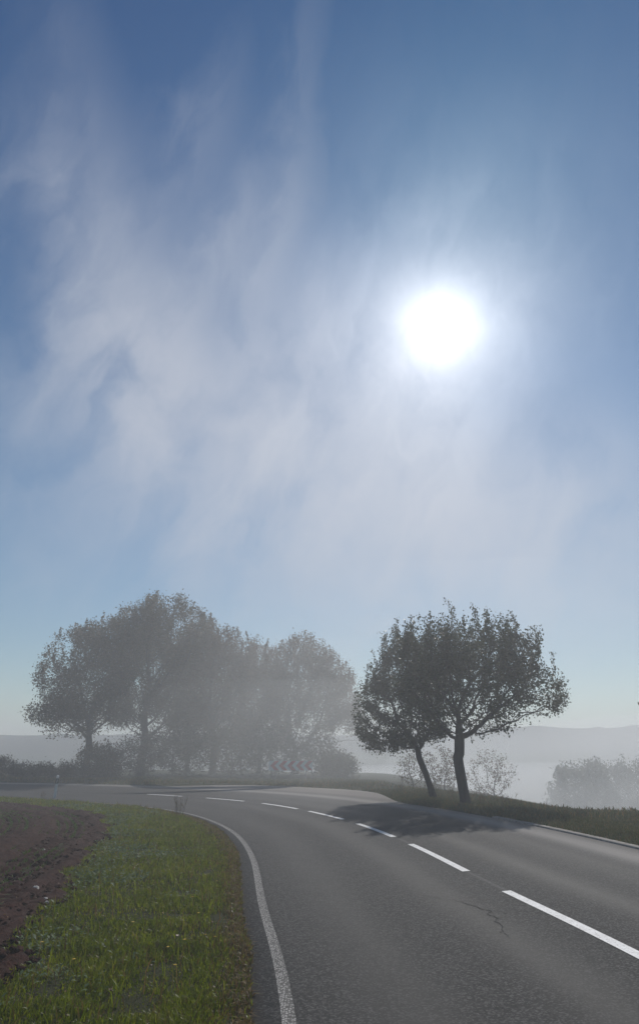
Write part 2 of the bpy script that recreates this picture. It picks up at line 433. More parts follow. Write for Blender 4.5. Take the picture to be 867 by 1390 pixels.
cl_ = mesh_obj('soil_clods', V.reshape(-1, 3), (np.arange(n)[:, None, None] * 8 + of[None]).reshape(-1, 3), M['soil'])
tag(cl_, 'loose crumbs and clods of brown earth on the field', 'soil clods', kind='stuff')

# ------------------------------------------------------------------ blade fields
def blades(name, P, hgt_, wid, mats, rng, lean=.45, nmat=None, parent=None):
    """P (n,3) roots; each blade two quads, bent"""
    n = len(P)
    a = rng.uniform(0, 2 * np.pi, n); h = hgt_ * rng.uniform(.55, 1.35, n); w = wid * rng.uniform(.6, 1.3, n)
    la = rng.uniform(0, 2 * np.pi, n); ln = lean * rng.uniform(.1, 1.3, n)
    ax = np.stack([np.cos(a), np.sin(a), np.zeros(n)], 1) * w[:, None] / 2
    ld = np.stack([np.cos(la), np.sin(la), np.zeros(n)], 1)
    up = np.array([0, 0, 1.])
    p1 = P + ld * (h * ln * .35)[:, None] + up * (h * .55)[:, None]
    p2 = P + ld * (h * ln * 1.1)[:, None] + up * (h * (1 - .35 * ln))[:, None]
    V = np.stack([P - ax, P + ax, p1 + ax * .8, p1 - ax * .8, p2 + ax * .12, p2 - ax * .12], 1).reshape(-1, 3)
    b = np.arange(n)[:, None] * 6
    F = np.stack([b + [0, 1, 2, 3], b + [3, 2, 4, 5]], 1).reshape(-1, 4)
    fm = None if nmat is None else np.repeat(nmat, 2)
    return mesh_obj(name, V, F, mats, parent, fmat=fm)
rg = np.random.default_rng(7)
def scatter(n, l0, l1, sfun, dens_pow=1.0):
    """random (s, l) with density falling off with distance"""
    t = rg.uniform(0, 1, n) ** dens_pow
    l = l0 + (l1 - l0) * t; a, b = sfun(l); s = a + (b - a) * rg.uniform(0, 1, n)
    x, y = at_s(s, l); return s, l, x, y
lA = float(polydist(CL, 3.3, 4.2)[1][0]); lB = float(polydist(CL, -13.5, 37)[1][0])
s, l, x, y = scatter(210000, lA, lB, lambda l: (bound(l) - .12, np.full(l.shape, EDGE_L - .02)), 1.75)
clump = fb(x, y, 2.2, 3, 11)
bare = (np.clip((s - (EDGE_L - .42)) / .42, 0, 1))
keep = rg.uniform(-1, 1, len(x)) < (.42 + clump * 1.9 - bare * 1.3)
s, l, x, y, clump, bare = [a[keep] for a in (s, l, x, y, clump, bare)]
dist = np.hypot(x, y)
z = height(x, y)
yel = fb(x, y, .8, 3, 15)
mt = np.where(rg.uniform(0, 1, len(x)) < .06 + .55 * bare + .25 * np.clip((s + 4.6) / 1.0, 0, 1) * (yel > -.1), 1, 0)
h = (.052 + .062 * np.clip(clump, -.6, 1)) * (1 - .45 * bare) * (1 + .02 * dist)
gr = blades('grass', np.stack([x, y, z - .005], 1), h, .0052 + .00065 * dist, [M['grass_blade'], M['grass_dry']], rg, .8, mt)
tag(gr, 'short green dewy grass on the verge inside the bend', 'grass', kind='stuff')
k = 26000; l = lA + (lB - lA) * rg.uniform(0, 1, k) ** 1.6
s = EDGE_L + .03 - np.abs(rg.normal(0, .10, k)) + .05 * fb(l, 3.3, .9, 4, 2) + .05 * fb(l, 1.0, 4, 3, 5); x, y = at_s(s, l)
keep = rg.uniform(-1, 1, k) < .5 + fb(x, y, 1.6, 3, 51) * 1.6; x, y = x[keep], y[keep]
th = blades('grass', np.stack([x, y, np.maximum(height(x, y), hroad(polydist(CL[::2], x, y)[0]) + .0)], 1), .055, .0065 + .0006 * np.hypot(x, y), [M['grass_dry'], M['grass_blade']], rg, 1.3, (rg.uniform(0, 1, len(x)) < .25).astype(int))
tag(th, 'matted brownish dry grass hanging over the inner asphalt edge', 'grass', kind='stuff')
# broad-leaved herbs in patches
s, l, x, y = scatter(30000, lA, lB, lambda l: (bound(l) + .02, np.full(l.shape, EDGE_L - .6)), 1.7)
pat = fb(x, y, .75, 3, 21)
keep = (pat + .25 * rg.uniform(-1, 1, len(x)) - .35 * (s + 5)) > .12
s, x, y = s[keep], x[keep], y[keep]; n = len(x); z = height(x, y)
ang = rg.uniform(0, 2 * np.pi, n); sz = rg.uniform(.012, .034, n) * (1 + .03 * np.hypot(x, y)); el_ = rg.uniform(-.1, 1.0, n)
U = np.stack([np.cos(ang) * np.cos(el_), np.sin(ang) * np.cos(el_), np.sin(el_)], 1) * sz[:, None]
W = np.stack([-np.sin(ang), np.cos(ang), np.zeros(n)], 1) * (sz * .42)[:, None]
C0 = np.stack([x, y, z + rg.uniform(.02, .075, n)], 1)
V = np.stack([C0, C0 + U + W, C0 + 2 * U + np.array([0, 0, -.4]) * sz[:, None], C0 + U - W], 1).reshape(-1, 3)
F = np.arange(n * 4).reshape(-1, 4)
hb_ = mesh_obj('herb_cover', V, F, M['herb_leaf']); tag(hb_, 'pale dewy broad-leaved herbs growing through the verge grass', 'ground cover', kind='stuff')

# outer verge grass (right), up to and over the crest
lC = float(polydist(CL, 6.5, 4)[1][0]); lD = float(polydist(CL, 4.0, 33)[1][0])
s, l, x, y = scatter(190000, lC, lD, lambda l: (np.full(l.shape, 3.52), np.full(l.shape, 14.0)), 1.0)
er0 = edge_r(l, *at_s(3.4, l))
s = er0 + .14 + (s - 3.52) * rg.uniform(.1, 1, len(s)) ; x, y = at_s(s, l)
d = polydist(CREST, x, y)[0]
keep = (d < 1.5) & (x < 26)
s, x, y, d = s[keep], x[keep], y[keep], d[keep]
cl = fb(x, y, 1.3, 3, 31); keep = rg.uniform(-1, 1, len(x)) < .7 + cl * 1.2; s, x, y, d, cl = [a[keep] for a in (s, x, y, d, cl)]
h = np.where(s < 5.2, .075, .05) + .05 * np.clip(cl, 0, 1)
vg = blades('grass', np.stack([x, y, height(x, y) - .005], 1), h, .016, [M['grass_rough'], M['grass_dry']], rg, .7,
            (rg.uniform(0, 1, len(x)) < .18).astype(int))
tag(vg, 'rough green grass on the outer verge under the two roadside trees', 'grass', kind='stuff')
# grass mound at the start of the outer verge, plus strip past the bend
s, l, x, y = scatter(60000, lD - 12, L_END - 78, lambda l: (np.full(l.shape, 3.5), np.full(l.shape, 12.)), 1.0)
er0 = edge_r(l, *at_s(3.4, l)); s = er0 + .1 + (s - 3.5); x, y = at_s(s, l)
d = polydist(CREST, x, y)[0]; keep = (d < 1.2) & (rg.uniform(-1, 1, len(x)) < -.15 + 1.9 * fb(x, y, .5, 3, 61) + .12 * (s - er0)); x, y = x[keep], y[keep]
fg = blades('grass', np.stack([x, y, height(x, y) - .01], 1), .13, .035, [M['grass_rough'], M['grass_dry']], rg, .7, (rg.uniform(0, 1, len(x)) < .3).astype(int))
tag(fg, 'long grass behind the bend at the foot of the big trees', 'grass', kind='stuff')
# drilled seedlings in rows in the field
rowsS = -np.arange(7.0, 12.6, .21)
xs = []; ys = []
for r_ in rowsS:
    k = 900; l = rg.uniform(40, 74, k)
    sj = r_ + rg.normal(0, .02, k); X1, Y1 = at_s(sj, l); st, _ = polydist(CL[::2], X1, Y1)
    okk = (np.abs(st - sj) < .2) & (fb(X1, Y1, .35, 3, 41) + .35 * sstep(46, 60, l) > -.05); xs.append(X1[okk]); ys.append(Y1[okk])
x = np.concatenate(xs); y = np.concatenate(ys)
sd_ = blades('seedling_rows', np.stack([x, y, height(x, y, road=False) + .05], 1), .06, .018, M['seedling'], rg, .6)
tag(sd_, 'thin green crop seedlings in curved rows on the brown soil', 'seedlings', kind='stuff')
s, l, x, y = scatter(2600, lA, lB, lambda l: (bound(l) + .05, np.full(l.shape, EDGE_L - .15)), 1.6)
tl = blades('grass', np.stack([x, y, height(x, y) - .005], 1), .17, .007 + .0005 * np.hypot(x, y), [M['grass_dry'], M['grass_blade']], rg, .55, (rg.uniform(0, 1, len(x)) < .55).astype(int))
tag(tl, 'sparse taller grass blades and dead stems above the inner verge turf', 'grass', kind='stuff')
# fallen leaves on verge and soil
s, l, x, y = scatter(1500, lA, lA + 30, lambda l: (np.full(l.shape, -8.5), np.full(l.shape, EDGE_L - .03)), 1.4)
st, _ = polydist(CL[::2], x, y)
z = height(x, y) + np.where(st < -6.2, .06, .03); n = len(x)
ang = rg.uniform(0, 6.28, n); sz = rg.uniform(.010, .026, n)
U = np.stack([np.cos(ang), np.sin(ang), rg.uniform(-.3, .5, n)], 1) * sz[:, None]; W = np.stack([-np.sin(ang), np.cos(ang), rg.uniform(-.5, .5, n)], 1) * (sz * .6)[:, None]
C0 = np.stack([x, y, z], 1)
dl_ = mesh_obj('leaf_litter', np.stack([C0 - U, C0 - W, C0 + U, C0 + W], 1).reshape(-1, 3), np.arange(n * 4).reshape(-1, 4), M['dead_leaf'])
tag(dl_, 'scattered small brown fallen leaves on verge and soil', 'fallen leaves', kind='stuff')

# ------------------------------------------------------------------ trees
def tube_mesh(chains):
    """chains: list of (pts (k,3), radii (k,)) -> verts, faces"""
    VV = []; FF = []; base = 0
    for P, r in chains:
        k = len(P)
        if k < 2: continue
        ns = 9 if r[0] > .08 else (6 if r[0] > .03 else (4 if r[0] > .012 else 3))
        T = np.gradient(P, axis=0); T /= np.linalg.norm(T, axis=1)[:, None] + 1e-9
        ref = np.array([1., .3, .1]) if abs(T[0, 2]) > .7 else np.array([0, 0, 1.])
        A = np.cross(T, ref); A /= np.linalg.norm(A, axis=1)[:, None] + 1e-9
        B = np.cross(T, A)
        th = np.arange(ns) * 2 * np.pi / ns
        ring = P[:, None] + r[:, None, None] * (np.cos(th)[None, :, None] * A[:, None] + np.sin(th)[None, :, None] * B[:, None])
        VV.append(ring.reshape(-1, 3))
        i = np.arange(k - 1)[:, None] * ns; j = np.arange(ns)[None]; j2 = (j + 1) % ns
        FF.append((np.stack([i + j, i + j2, i + ns + j2, i + ns + j], -1).reshape(-1, 4)) + base)
        base += k * ns
    return np.concatenate(VV), np.concatenate(FF)

def leaves_mesh(C, sz, rng, droop=.0):
    n = len(C); sz = sz * rng.uniform(.6, 1.3, n)
    U = rng.normal(size=(n, 3)); U[:, 2] -= droop; U /= np.linalg.norm(U, axis=1)[:, None]
    T = rng.normal(size=(n, 3)); W = np.cross(U, T); W /= np.linalg.norm(W, axis=1)[:, None]
    Nn = np.cross(U, W)
    U = U * sz[:, None]; W = W * (sz * .33)[:, None]; Nn = Nn * (sz * .12)[:, None]
    V = np.stack([C - U * .5, C + W + Nn, C + U * .55, C - W + Nn], 1).reshape(-1, 3)
    return V, np.arange(n * 4).reshape(-1, 4)

def grow(base_pts, env, n_attr, step, infl, kill, rng, gap=.0, iters=90, up=.08, gapscale=.8):
    """space colonisation; env = [(cx,cy,cz,rx,ry,rz,weight)] relative to the tree"""
    att = []
    w = np.array([e[3] * e[4] * e[5] * e[6] for e in env]); w /= w.sum()
    while len(att) < n_attr:
        e = env[rng.choice(len(env), p=w)]
        v = rng.normal(size=3); v /= np.linalg.norm(v); rr = rng.uniform(0, 1) ** (1 / 3.6)
        p = np.array(e[:3]) + v * rr * np.array(e[3:6])
        if gap and mnoise.noise(Vector((p * gapscale).tolist())) < -.6 + gap: continue
        att.append(p)
    att = np.array(att)
    nodes = [np.array(p, float) for p in base_pts]; par = [-1] + list(range(len(nodes) - 1))
    nd = np.full(len(att), 1e9); ni = np.zeros(len(att), int)
    fresh = list(range(len(nodes)))
    alive = np.ones(len(att), bool)
    for it in range(iters):
        F_ = np.array([nodes[i] for i in fresh])
        if len(F_):
            D = np.linalg.norm(att[:, None] - F_[None], axis=2); k = D.argmin(1); dm = D[np.arange(len(att)), k]
            m = dm < nd; nd[m] = dm[m]; ni[m] = np.array(fresh)[k[m]]
        alive &= nd > kill
        m = alive & (nd < infl)
        if not m.any():
            if not alive.any(): break
            m = alive & (nd < nd[alive].min() + step)
        ids = ni[m]; dirs = att[m] - np.array(nodes)[ids]; dirs /= np.linalg.norm(dirs, axis=1)[:, None]
        fresh = []
        for i in np.unique(ids):
            dsum = dirs[ids == i].sum(0); dsum = dsum / (np.linalg.norm(dsum) + 1e-6) + rng.normal(size=3) * .16 + np.array([0, 0, up])
            dsum /= np.linalg.norm(dsum)
            nodes.append(nodes[i] + dsum * step); par.append(int(i)); fresh.append(len(nodes) - 1)
    return np.array(nodes), np.array(par)

def skeleton(nodes, par, r_base, r_tip, n_trunk, flare=1.25, e=1.9):
    n = len(nodes); ch = [[] for _ in range(n)]
    for i in range(1, n): ch[par[i]].append(i)
    cnt = np.zeros(n)
    for i in range(n - 1, -1, -1):
        cnt[i] = (1 if not ch[i] else 0) + sum(cnt[c] for c in ch[i])
    rad = cnt ** (1 / e); rad = r_tip + (r_base - r_tip) * (rad - 1) / (rad[0] - 1 + 1e-9)
    rad[0] *= flare
    chains = []; stack = [(0, -1)]
    while stack:
        i, p = stack.pop()
        c = [i] if p < 0 else [p, i]
        while ch[i]:
            o = sorted(ch[i], key=lambda k: -cnt[k])
            for k in o[1:]: stack.append((k, i))
            i = o[0]; c.append(i)
        r = rad[c].copy()
        if p >= 0: r[0] = min(r[0], r[1] * 1.15)
        chains.append((nodes[c], r))
    return chains, rad, ch

def make_tree(name, loc, trunk_pts, env, n_attr, step, infl, kill, r_base, leaf, leafmat, per_node, leaf_r, seed,
              gap=.15, shoots=0, rz=0, bark='bark', droop=.2, leaf_spread=.16, gapscale=.8, densc=.9, dcon=2.4):
    rng = np.random.default_rng(seed); random.seed(seed); mnoise.seed_set(seed + 1)
    nodes, par = grow(trunk_pts, env, n_attr, step, infl, kill, rng, gap, gapscale=gapscale)
    chains, rad, ch = skeleton(nodes, par, r_base, .006, len(trunk_pts))
    # limb wobble comes from growth noise; the first chain is the trunk
    t = empty(name, loc, rz)
    tv, tf = tube_mesh(chains[:1]); mesh_obj('trunk', tv, tf, M[bark], t, smooth=True)
    extra = []
    tips = [i for i in range(len(nodes)) if not ch[i]]
    LC = []
    if shoots:
        top = sorted(tips, key=lambda i: -nodes[i][2])[:int(len(tips) * .55)]
        for i in rng.choice(top, min(shoots, len(top)), replace=False):
            L = rng.uniform(.3, 1.0); d = np.array([rng.normal(0, .18), rng.normal(0, .18), 1.]); d /= np.linalg.norm(d)
            k = 6; P = nodes[i] + np.linspace(0, 1, k)[:, None] * d * L + rng.normal(size=(k, 3)) * .012; P[0] = nodes[i]
            extra.append((P, np.linspace(.008, .003, k)))
            m_ = int(L * 60); tt = rng.uniform(0, 1, m_)
            LC.append(nodes[i] + tt[:, None] * d * L + rng.normal(size=(m_, 3)) * .055)
    bv, bf = tube_mesh(chains[1:] + extra)
    mesh_obj('branches', bv, bf, M['twig'] if bark == 'twig' else M[bark], t, smooth=True)
    thin = np.where(rad < leaf_r)[0]; thin = thin[nodes[thin][:, 2] > env[0][2] - env[0][5] * 1.2]
    # uneven leafiness per limb region
    dens = np.array([mnoise.noise(Vector((nodes[i] * densc).tolist())) + .5 * mnoise.noise(Vector((nodes[i] * densc * 2.7).tolist())) for i in thin])
    k = rng.poisson(np.clip(per_node * (1 + dcon * dens), .15, None))
    C = np.repeat(nodes[thin], k, axis=0); C = C + rng.normal(size=C.shape) * leaf_spread
    LC.append(C); C = np.concatenate(LC)
    lv, lf = leaves_mesh(C, leaf, rng, droop)
    print('TREE', name, len(nodes), len(thin), len(C))
    mesh_obj('crown', lv, lf, M[leafmat], t)
    return t

def rel(env, loc): return [(e[0] - loc[0], e[1] - loc[1], e[2] - loc[2], *e[3:]) for e in env]

# the two roadside trees
z0 = hgt(4.75, 23.2); loc = (4.75, 23.2, z0 - .03)
t5 = make_tree('apple_tree', loc, [(0, 0, 0), (-.03, 0, .25), (-.06, .0, .5), (-.09, .02, .8), (-.12, .03, 1.1), (-.14, .03, 1.3)],
    rel([(5.3, 23.3, 4.0, 2.6, 2.2, 1.75, 1), (6.9, 23.0, 3.7, 1.6, 1.6, 1.1, .9), (4.1, 23.2, 4.3, 1.7, 1.8, 1.5, 1), (7.6, 23, 3.8, .95, 1.0, .75, .7),
         (6.6, 23.3, 4.8, 1.4, 1.5, 1.0, .8), (5.2, 23.2, 5.15, 1.2, 1.3, .9, .8), (6.3, 23, 2.75, 1.0, 1.0, .45, .9), (3.9, 23.3, 2.9, 1.3, 1.3, .75, 1), (5.0, 23.3, 2.6, 1.1, 1.1, .45, .7)], loc),
    3900, .14, 1.0, .205, .17, .088, 'leaf_apple', 10, .02, 5, gap=.38, shoots=330, leaf_spread=.10, densc=1.3)
tag(t5, 'larger dark leafy fruit tree with a thick trunk at the road edge', 'tree', 'fruit trees on the outer verge')
z0 = hgt(4.1, 25.9); loc = (4.15, 25.9, z0 - .03)
t6 = make_tree('apple_tree', loc, [(0, 0, 0), (-.10, 0, .4), (-.24, 0, .85), (-.40, .02, 1.25)],
    rel([(2.9, 26, 3.1, 1.7, 1.7, 1.35, 1), (3.6, 26.2, 4.2, 1.5, 1.6, 1.5, 1), (2.3, 26.2, 2.5, 1.0, 1.1, .8, .8), (3.3, 26.2, 5.35, .9, 1.0, .95, .7), (3.9, 26, 2.6, 1.1, 1.2, .6, .8)], loc),
    2600, .14, 1.0, .21, .115, .088, 'leaf_apple', 14, .02, 8, gap=.38, shoots=200, leaf_spread=.10, densc=1.3, gapscale=1.1)
tag(t6, 'smaller fruit tree with a thin trunk leaning left beside the thicker-trunked tree', 'tree', 'fruit trees on the outer verge')

# the tree group behind the bend
def big(name, label, loc2, env, n, seed, mat_, r, trunk=None, **kw):
    z0 = hgt(*loc2); loc = (loc2[0], loc2[1], z0 - .05)
    t = make_tree(name, loc, trunk or [(0, 0, 0), (.05, 0, .6), (.0, .05, 1.2), (.08, 0, 1.9)], rel(env, loc), int(n * 1.9), .27, 2.2, .44, r, kw.pop('leaf', .15), mat_, kw.pop('per', 26), .035, seed,
                  gap=kw.pop('gap', .36), leaf_spread=.25, droop=.4, gapscale=.5, densc=.55, shoots=60, dcon=1.7)
    tag(t, label, 'tree', 'tall trees behind the bend'); return t
big('tall_tree', 'tall tree with long branches overhanging at the far left end of the group', (-17.2, 51.5),
    [(-17.6, 51.5, 5.8, 3.5, 3.2, 2.7, 1.2), (-16.6, 51.5, 9.2, 3.2, 3, 2.4, 1), (-20.3, 51, 4.6, 1.7, 2, .9, .8), (-18.9, 51.3, 8.4, 2.5, 2.5, 2.6, 1), (-20.1, 51, 7.0, 1.7, 2, 1.6, 1.5), (-18.6, 51.2, 3.3, 2.0, 2, .55, .6)], 1750, 21, 'leaf_olive', .24)
big('tall_tree', 'tallest tree of the group with a broad rounded crown', (-13.4, 52.5),
    [(-13.6, 52.5, 9.2, 4.0, 3.6, 4.6, 1), (-12.4, 52.5, 10.6, 3.6, 3.4, 3.4, .9), (-14.5, 52.5, 11.4, 2.6, 2.6, 2.2, .7), (-13.2, 52.3, 5.4, 3.2, 2.6, 2.8, 1.3)], 2200, 22, 'leaf_olive', .32)
big('tall_tree', 'rust brown tree with a loose feathery top in the middle of the group', (-8.4, 55),
    [(-8.6, 55, 7.6, 3.6, 3.2, 4.2, 1), (-6.8, 55, 8.6, 2.6, 2.8, 2.8, .7), (-9.6, 55, 9.9, 2.2, 2.4, 2.2, .6), (-8, 54.8, 3.8, 3.2, 2.6, 2.3, .6)], 1500, 23, 'leaf_rust', .27)
big('tall_tree', 'lower brownish tree standing behind the chevron sign', (-2.0, 56),
    [(-1.4, 56, 7.7, 3.3, 3.0, 3.5, 1), (1.3, 56, 6.3, 2.4, 2.6, 3.0, .8), (-3.6, 56, 7.0, 2.2, 2.6, 2.4, .7), (2.6, 56, 4.0, 1.3, 2.0, 2.0, .5), (-1.0, 55.8, 3.4, 3.4, 2.6, 2.0, .6)], 1500, 24, 'leaf_rust', .25)
big('tall_tree', 'slender tree filling the gap between the broad tree and the rust brown one', (-10.9, 57.5),
    [(-10.9, 57.5, 7.6, 2.6, 2.6, 5.0, 1), (-10.2, 57.5, 4.2, 2.8, 2.6, 3.0, .6)], 900, 25, 'leaf_olive', .2)
big('tall_tree', 'slim tree between the rust brown tree and the sign', (-5.0, 58.0),
    [(-5.0, 58, 6.8, 2.4, 2.4, 3.9, 1), (-4.8, 58, 3.6, 2.6, 2.4, 2.4, .6)], 900, 26, 'leaf_rust', .18)
# far trees down in the valley
def far(label, loc2, env, n, seed, leaf=.34):
    z0 = hgt(*loc2); loc = (loc2[0], loc2[1], z0 - .1)
    t = make_tree('valley_tree', loc, [(0, 0, 0), (.1, 0, 1.0), (.0, .1, 1.9)], rel(env, loc), n, .45, 4, .75, .26, leaf, 'leaf_far', 24, .06, seed, gap=.3, leaf_spread=.42, droop=.3, gapscale=.35)
    tag(t, label, 'tree', 'trees down in the foggy valley')
zz = hgt(39, 105)
far('rounded left one of the two foggy valley trees beyond the verge', (39, 105), [(39.2, 105, -3.7, 5.2, 4.5, 4.6, 1), (36.2, 105, -5.0, 3.4, 3.5, 3.2, .6), (41, 105, -2.2, 3, 3, 3.2, .5)], 800, 31)
far('wider one of the two foggy valley trees, cut by the right picture edge', (48, 108), [(48, 108, -3.7, 6.0, 5, 5.0, 1), (54, 108, -4.0, 4.2, 4, 4.4, .7), (44.5, 107, -5, 3, 3, 3, .5)], 900, 32)

# tree just outside on the right, one twig of it reaches into the view
z0 = hgt(12.95, 22.4); loc = (12.95, 22.4, z0 - .05)
t9 = make_tree('apple_tree', loc, [(0, 0, 0), (.04, 0, .5), (.0, .03, 1.0), (-.05, 0, 1.4)], rel([(13.35, 22.4, 3.8, 2.1, 2.0, 1.6, 1), (11.75, 22.4, 3.3, 1.2, 1.2, .7, .5)], loc),
    1300, .17, 1.1, .27, .15, .088, 'leaf_apple', 14, .02, 41, gap=.25, shoots=30, leaf_spread=.12)
tag(t9, 'tree at the right edge of the picture showing only one leafy twig tip', 'tree', 'fruit trees on the outer verge')

# ------------------------------------------------------------------ shrubs
def shrub(name, label, group, loc2, w, d, h, n, leaf, leafmat, seed, per=6, gap=.2, z=None, spread=.14, cat='shrub', step=None):
    z0 = hgt(*loc2) if z is None else z
    st = step or max(.12, h * .09)
    rng = np.random.default_rng(seed); mnoise.seed_set(seed + 1)
    env = [(0, 0, h * .55, w / 2, d / 2, h * .5, 1), (w * .22, 0, h * .42, w * .3, d * .3, h * .4, .6), (-w * .25, .05, h * .40, w * .3, d * .3, h * .38, .6)]
    nodes, par = grow([(0, 0, -.02), (0, 0, h * .06)], env, n, st, st * 6, st * 1.5, rng, gap, iters=60, gapscale=1.5 / max(1, h * .5))
    chains, rad, ch = skeleton(nodes, par, .012 + .016 * h, .004, 1, 1)
    t = empty(name, (loc2[0], loc2[1], z0), 0)
    v_, f_ = tube_mesh(chains); mesh_obj('stems', v_, f_, M['twig'], t, smooth=True)
    thin = np.where(rad < .02 + .004 * h)[0]
    C = np.repeat(nodes[thin], rng.poisson(per, len(thin)), axis=0); C = C + rng.normal(size=C.shape) * spread; C[:, 2] = np.maximum(C[:, 2], .02)
    v_, f_ = leaves_mesh(C, leaf, rng, .2); mesh_obj('foliage', v_, f_, M[leafmat], t)
    tag(t, label, cat, group); return t
G = 'dense bushes at the foot of the big trees'
ub = [(-15.6, 49.6, 3.4, 2.2), (-12.6, 49.8, 3.8, 3.0), (-9.6, 50.5, 4.2, 3.6), (-6.4, 51.0, 4.0, 3.4), (-3.4, 50.5, 4.0, 3.6), (-.5, 49.8, 3.6, 3.2), (-11.2, 53.5, 4.5, 4.6), (-6.0, 54.0, 4.5, 4.6), (1.2, 48.0, 2.6, 1.5)]
ul = ['low dark bush under the overhanging branches at the left end of the tree group', 'dark bush below the tallest tree of the group',
      'tall dense bush right of the tallest tree, in front of the rust brown tree', 'dense bush under the rust brown tree, left of the chevron sign', 'dense bush directly behind the left half of the chevron sign',
      'bush directly behind the right half of the chevron sign', 'high bush deep inside the group between the two biggest trunks', 'high bush deep inside the group left of the sign', 'lowest bush at the right end of the group beside the valley']
for i, ((x, y, w, h), lb) in enumerate(zip(ub, ul)):
    shrub('bush', lb, G, (x, y), w, w * .8, h, int(200 + 60 * h), .15, 'leaf_bush' if i % 3 else 'leaf_olive', 60 + i, per=22, spread=.24, gap=.1)
hd = [(-14.4, 46.8, 2.8, .9), (-17.2, 47.4, 3.2, .95), (-19.8, 47.8, 3.2, .9), (-22.4, 48.0, 3.4, 1.3), (-25.0, 48.2, 3.6, 1.25), (-28.0, 48.4, 3.8, 1.1)]
hl = ['low bramble bush nearest the tree group, behind the white post', 'bramble bush in the gap between the white post and the tree group', 'bramble bush behind and just left of the white post',
      'rounded higher bramble bush left of the white post', 'higher bramble bush at the left edge of the picture', 'bramble bush cut by the left picture edge']
for i, ((x, y, w, h), lb) in enumerate(zip(hd, hl)):
    shrub('bramble_bush', lb, 'bramble bushes along the far side of the road', (x, y), w, 2.2, h, 260, .10, 'leaf_bush', 80 + i, per=16, spread=.14, gap=.05)
shrub('foggy_bush', 'pale foggy bush standing between the two fruit tree trunks', 'foggy bushes beyond the verge', (7.2, 41), 2.8, 2.4, 2.4, 260, .10, 'leaf_rust', 91, per=11, spread=.14, gap=.25)
shrub('foggy_bush', 'pale foggy bush just right of the thick fruit tree trunk', 'foggy bushes beyond the verge', (11.0, 45), 3.4, 2.6, 3.0, 320, .10, 'leaf_rust', 92, per=12, spread=.14, gap=.25)
shrub('foggy_bush', 'low foggy bush left of the leaning fruit tree trunk', 'foggy bushes beyond the verge', (4.9, 37), 1.8, 1.6, 1.7, 160, .09, 'leaf_olive', 93, per=8, spread=.12, gap=.25)

# ------------------------------------------------------------------ dry weeds
def weed(loc2, h, n, label, seed, spread=.25, leafy=6):
    rng = np.random.default_rng(seed); z0 = hgt(*loc2)
    t = empty('dry_weed', (loc2[0], loc2[1], z0)); ch = []; L = []
    for i in range(n):
        a = rng.uniform(0, 6.28); hh = h * rng.uniform(.55, 1.05); k = 7; tt = np.linspace(0, 1, k)
        lean = rng.uniform(.05, .35)
        P = np.stack([np.cos(a) * (rng.uniform(0, spread * .4) + lean * hh * tt ** 1.5 * .8), np.sin(a) * (lean * hh * tt ** 1.5), hh * tt], 1) + rng.normal(size=(k, 3)) * .006
        ch.append((P, np.linspace(.005, .002, k)))
        for _ in range(leafy):
            q = rng.uniform(.35, .98); b = P[int(q * (k - 1))]; a2 = rng.uniform(0, 6.28); ln = hh * rng.uniform(.08, .2)
            e = b + np.array([np.cos(a2) * .6, np.sin(a2) * .6, .9]) * ln
            ch.append((np.stack([b, (b + e) / 2 + [0, 0, -.01], e]), np.array([.003, .0025, .002])))
            L.append(e + rng.normal(size=(3, 3)) * .018)
    v_, f_ = tube_mesh(ch); mesh_obj('stalk', v_, f_, M['stalk'], t)
    v_, f_ = leaves_mesh(np.concatenate(L), .022, rng); mesh_obj('seed_heads', v_, f_, M['grass_dry'], t)  # dry seed heads at the twig ends, built from small leaf shapes
    tag(t, label, 'weed', 'dry weeds standing in the verges')
weed((-4.75, 24.3), .70, 14, 'dry weed stalks standing at the inner road edge before the edge line bends', 1, .4)
weed((4.5, 24.4), 1.05, 8, 'tall dry weed close left of the thick trunk', 2, .5)
weed((4.1, 24.9), 1.25, 9, 'tallest dry weed between the two fruit tree trunks', 3, .5)
weed((4.0, 27.3), .8, 7, 'short dry weed left of the thin leaning trunk', 4, .5)
weed((3.4, 29.5), .75, 6, 'dry weed at the left end of the verge grass', 5, .5)
weed((5.55, 21.6), .75, 3, 'single dry weed stem right of the thick trunk', 6, .2, 4)
weed((5.9, 22.1), .4, 6, 'low dry weed tuft on the crest right of the thick trunk', 7, .4)
weed((-12.9, 33.2), .35, 5, 'small weed beside the white post', 8, .3)
weed((5.1, 22.6), .5, 8, 'weed tuft hugging the right foot of the thick trunk', 9, .4)

# ------------------------------------------------------------------ delineator post
px, py = -12.25, 33.0; pz = hgt(px, py)
post = empty('delineator_post', (px, py, pz), R(15))
def prism(h0, h1, sc=1.0, slant=0.0, seg=5):
    base = [(-.06, -.035), (.06, -.035), (.048, .02), (0, .055), (-.048, .02)]
    V = [(x * sc, y * sc, h0) for x, y in base] + [(x * sc, y * sc, h1 + (y - (-.035)) * slant) for x, y in base]
    n = len(base)
    F = [tuple(range(n))[::-1], tuple(range(n, 2 * n))] + [(i, (i + 1) % n, n + (i + 1) % n, n + i) for i in range(n)]
    return V, F
v_, f_ = prism(-.1, .97, 1, -1.0 if False else .6); mesh_obj('body', v_, f_, M['paint_white'], post)
v_, f_ = prism(.66, .88, 1.06); mesh_obj('black_band', v_, f_, M['black_plastic'], post)
mesh_obj('reflector', [(-.025, -.040, .69), (.025, -.040, .69), (.025, -.040, .85), (-.025, -.040, .85), (-.025, -.036, .69), (.025, -.036, .69), (.025, -.036, .85), (-.025, -.036, .85)],
         [(0, 1, 2, 3), (4, 7, 6, 5), (0, 4, 5, 1), (3, 2, 6, 7), (0, 3, 7, 4), (1, 5, 6, 2)], M['reflector'], post)
tag(post, 'white roadside delineator post with a black band on the inner verge', 'marker post')

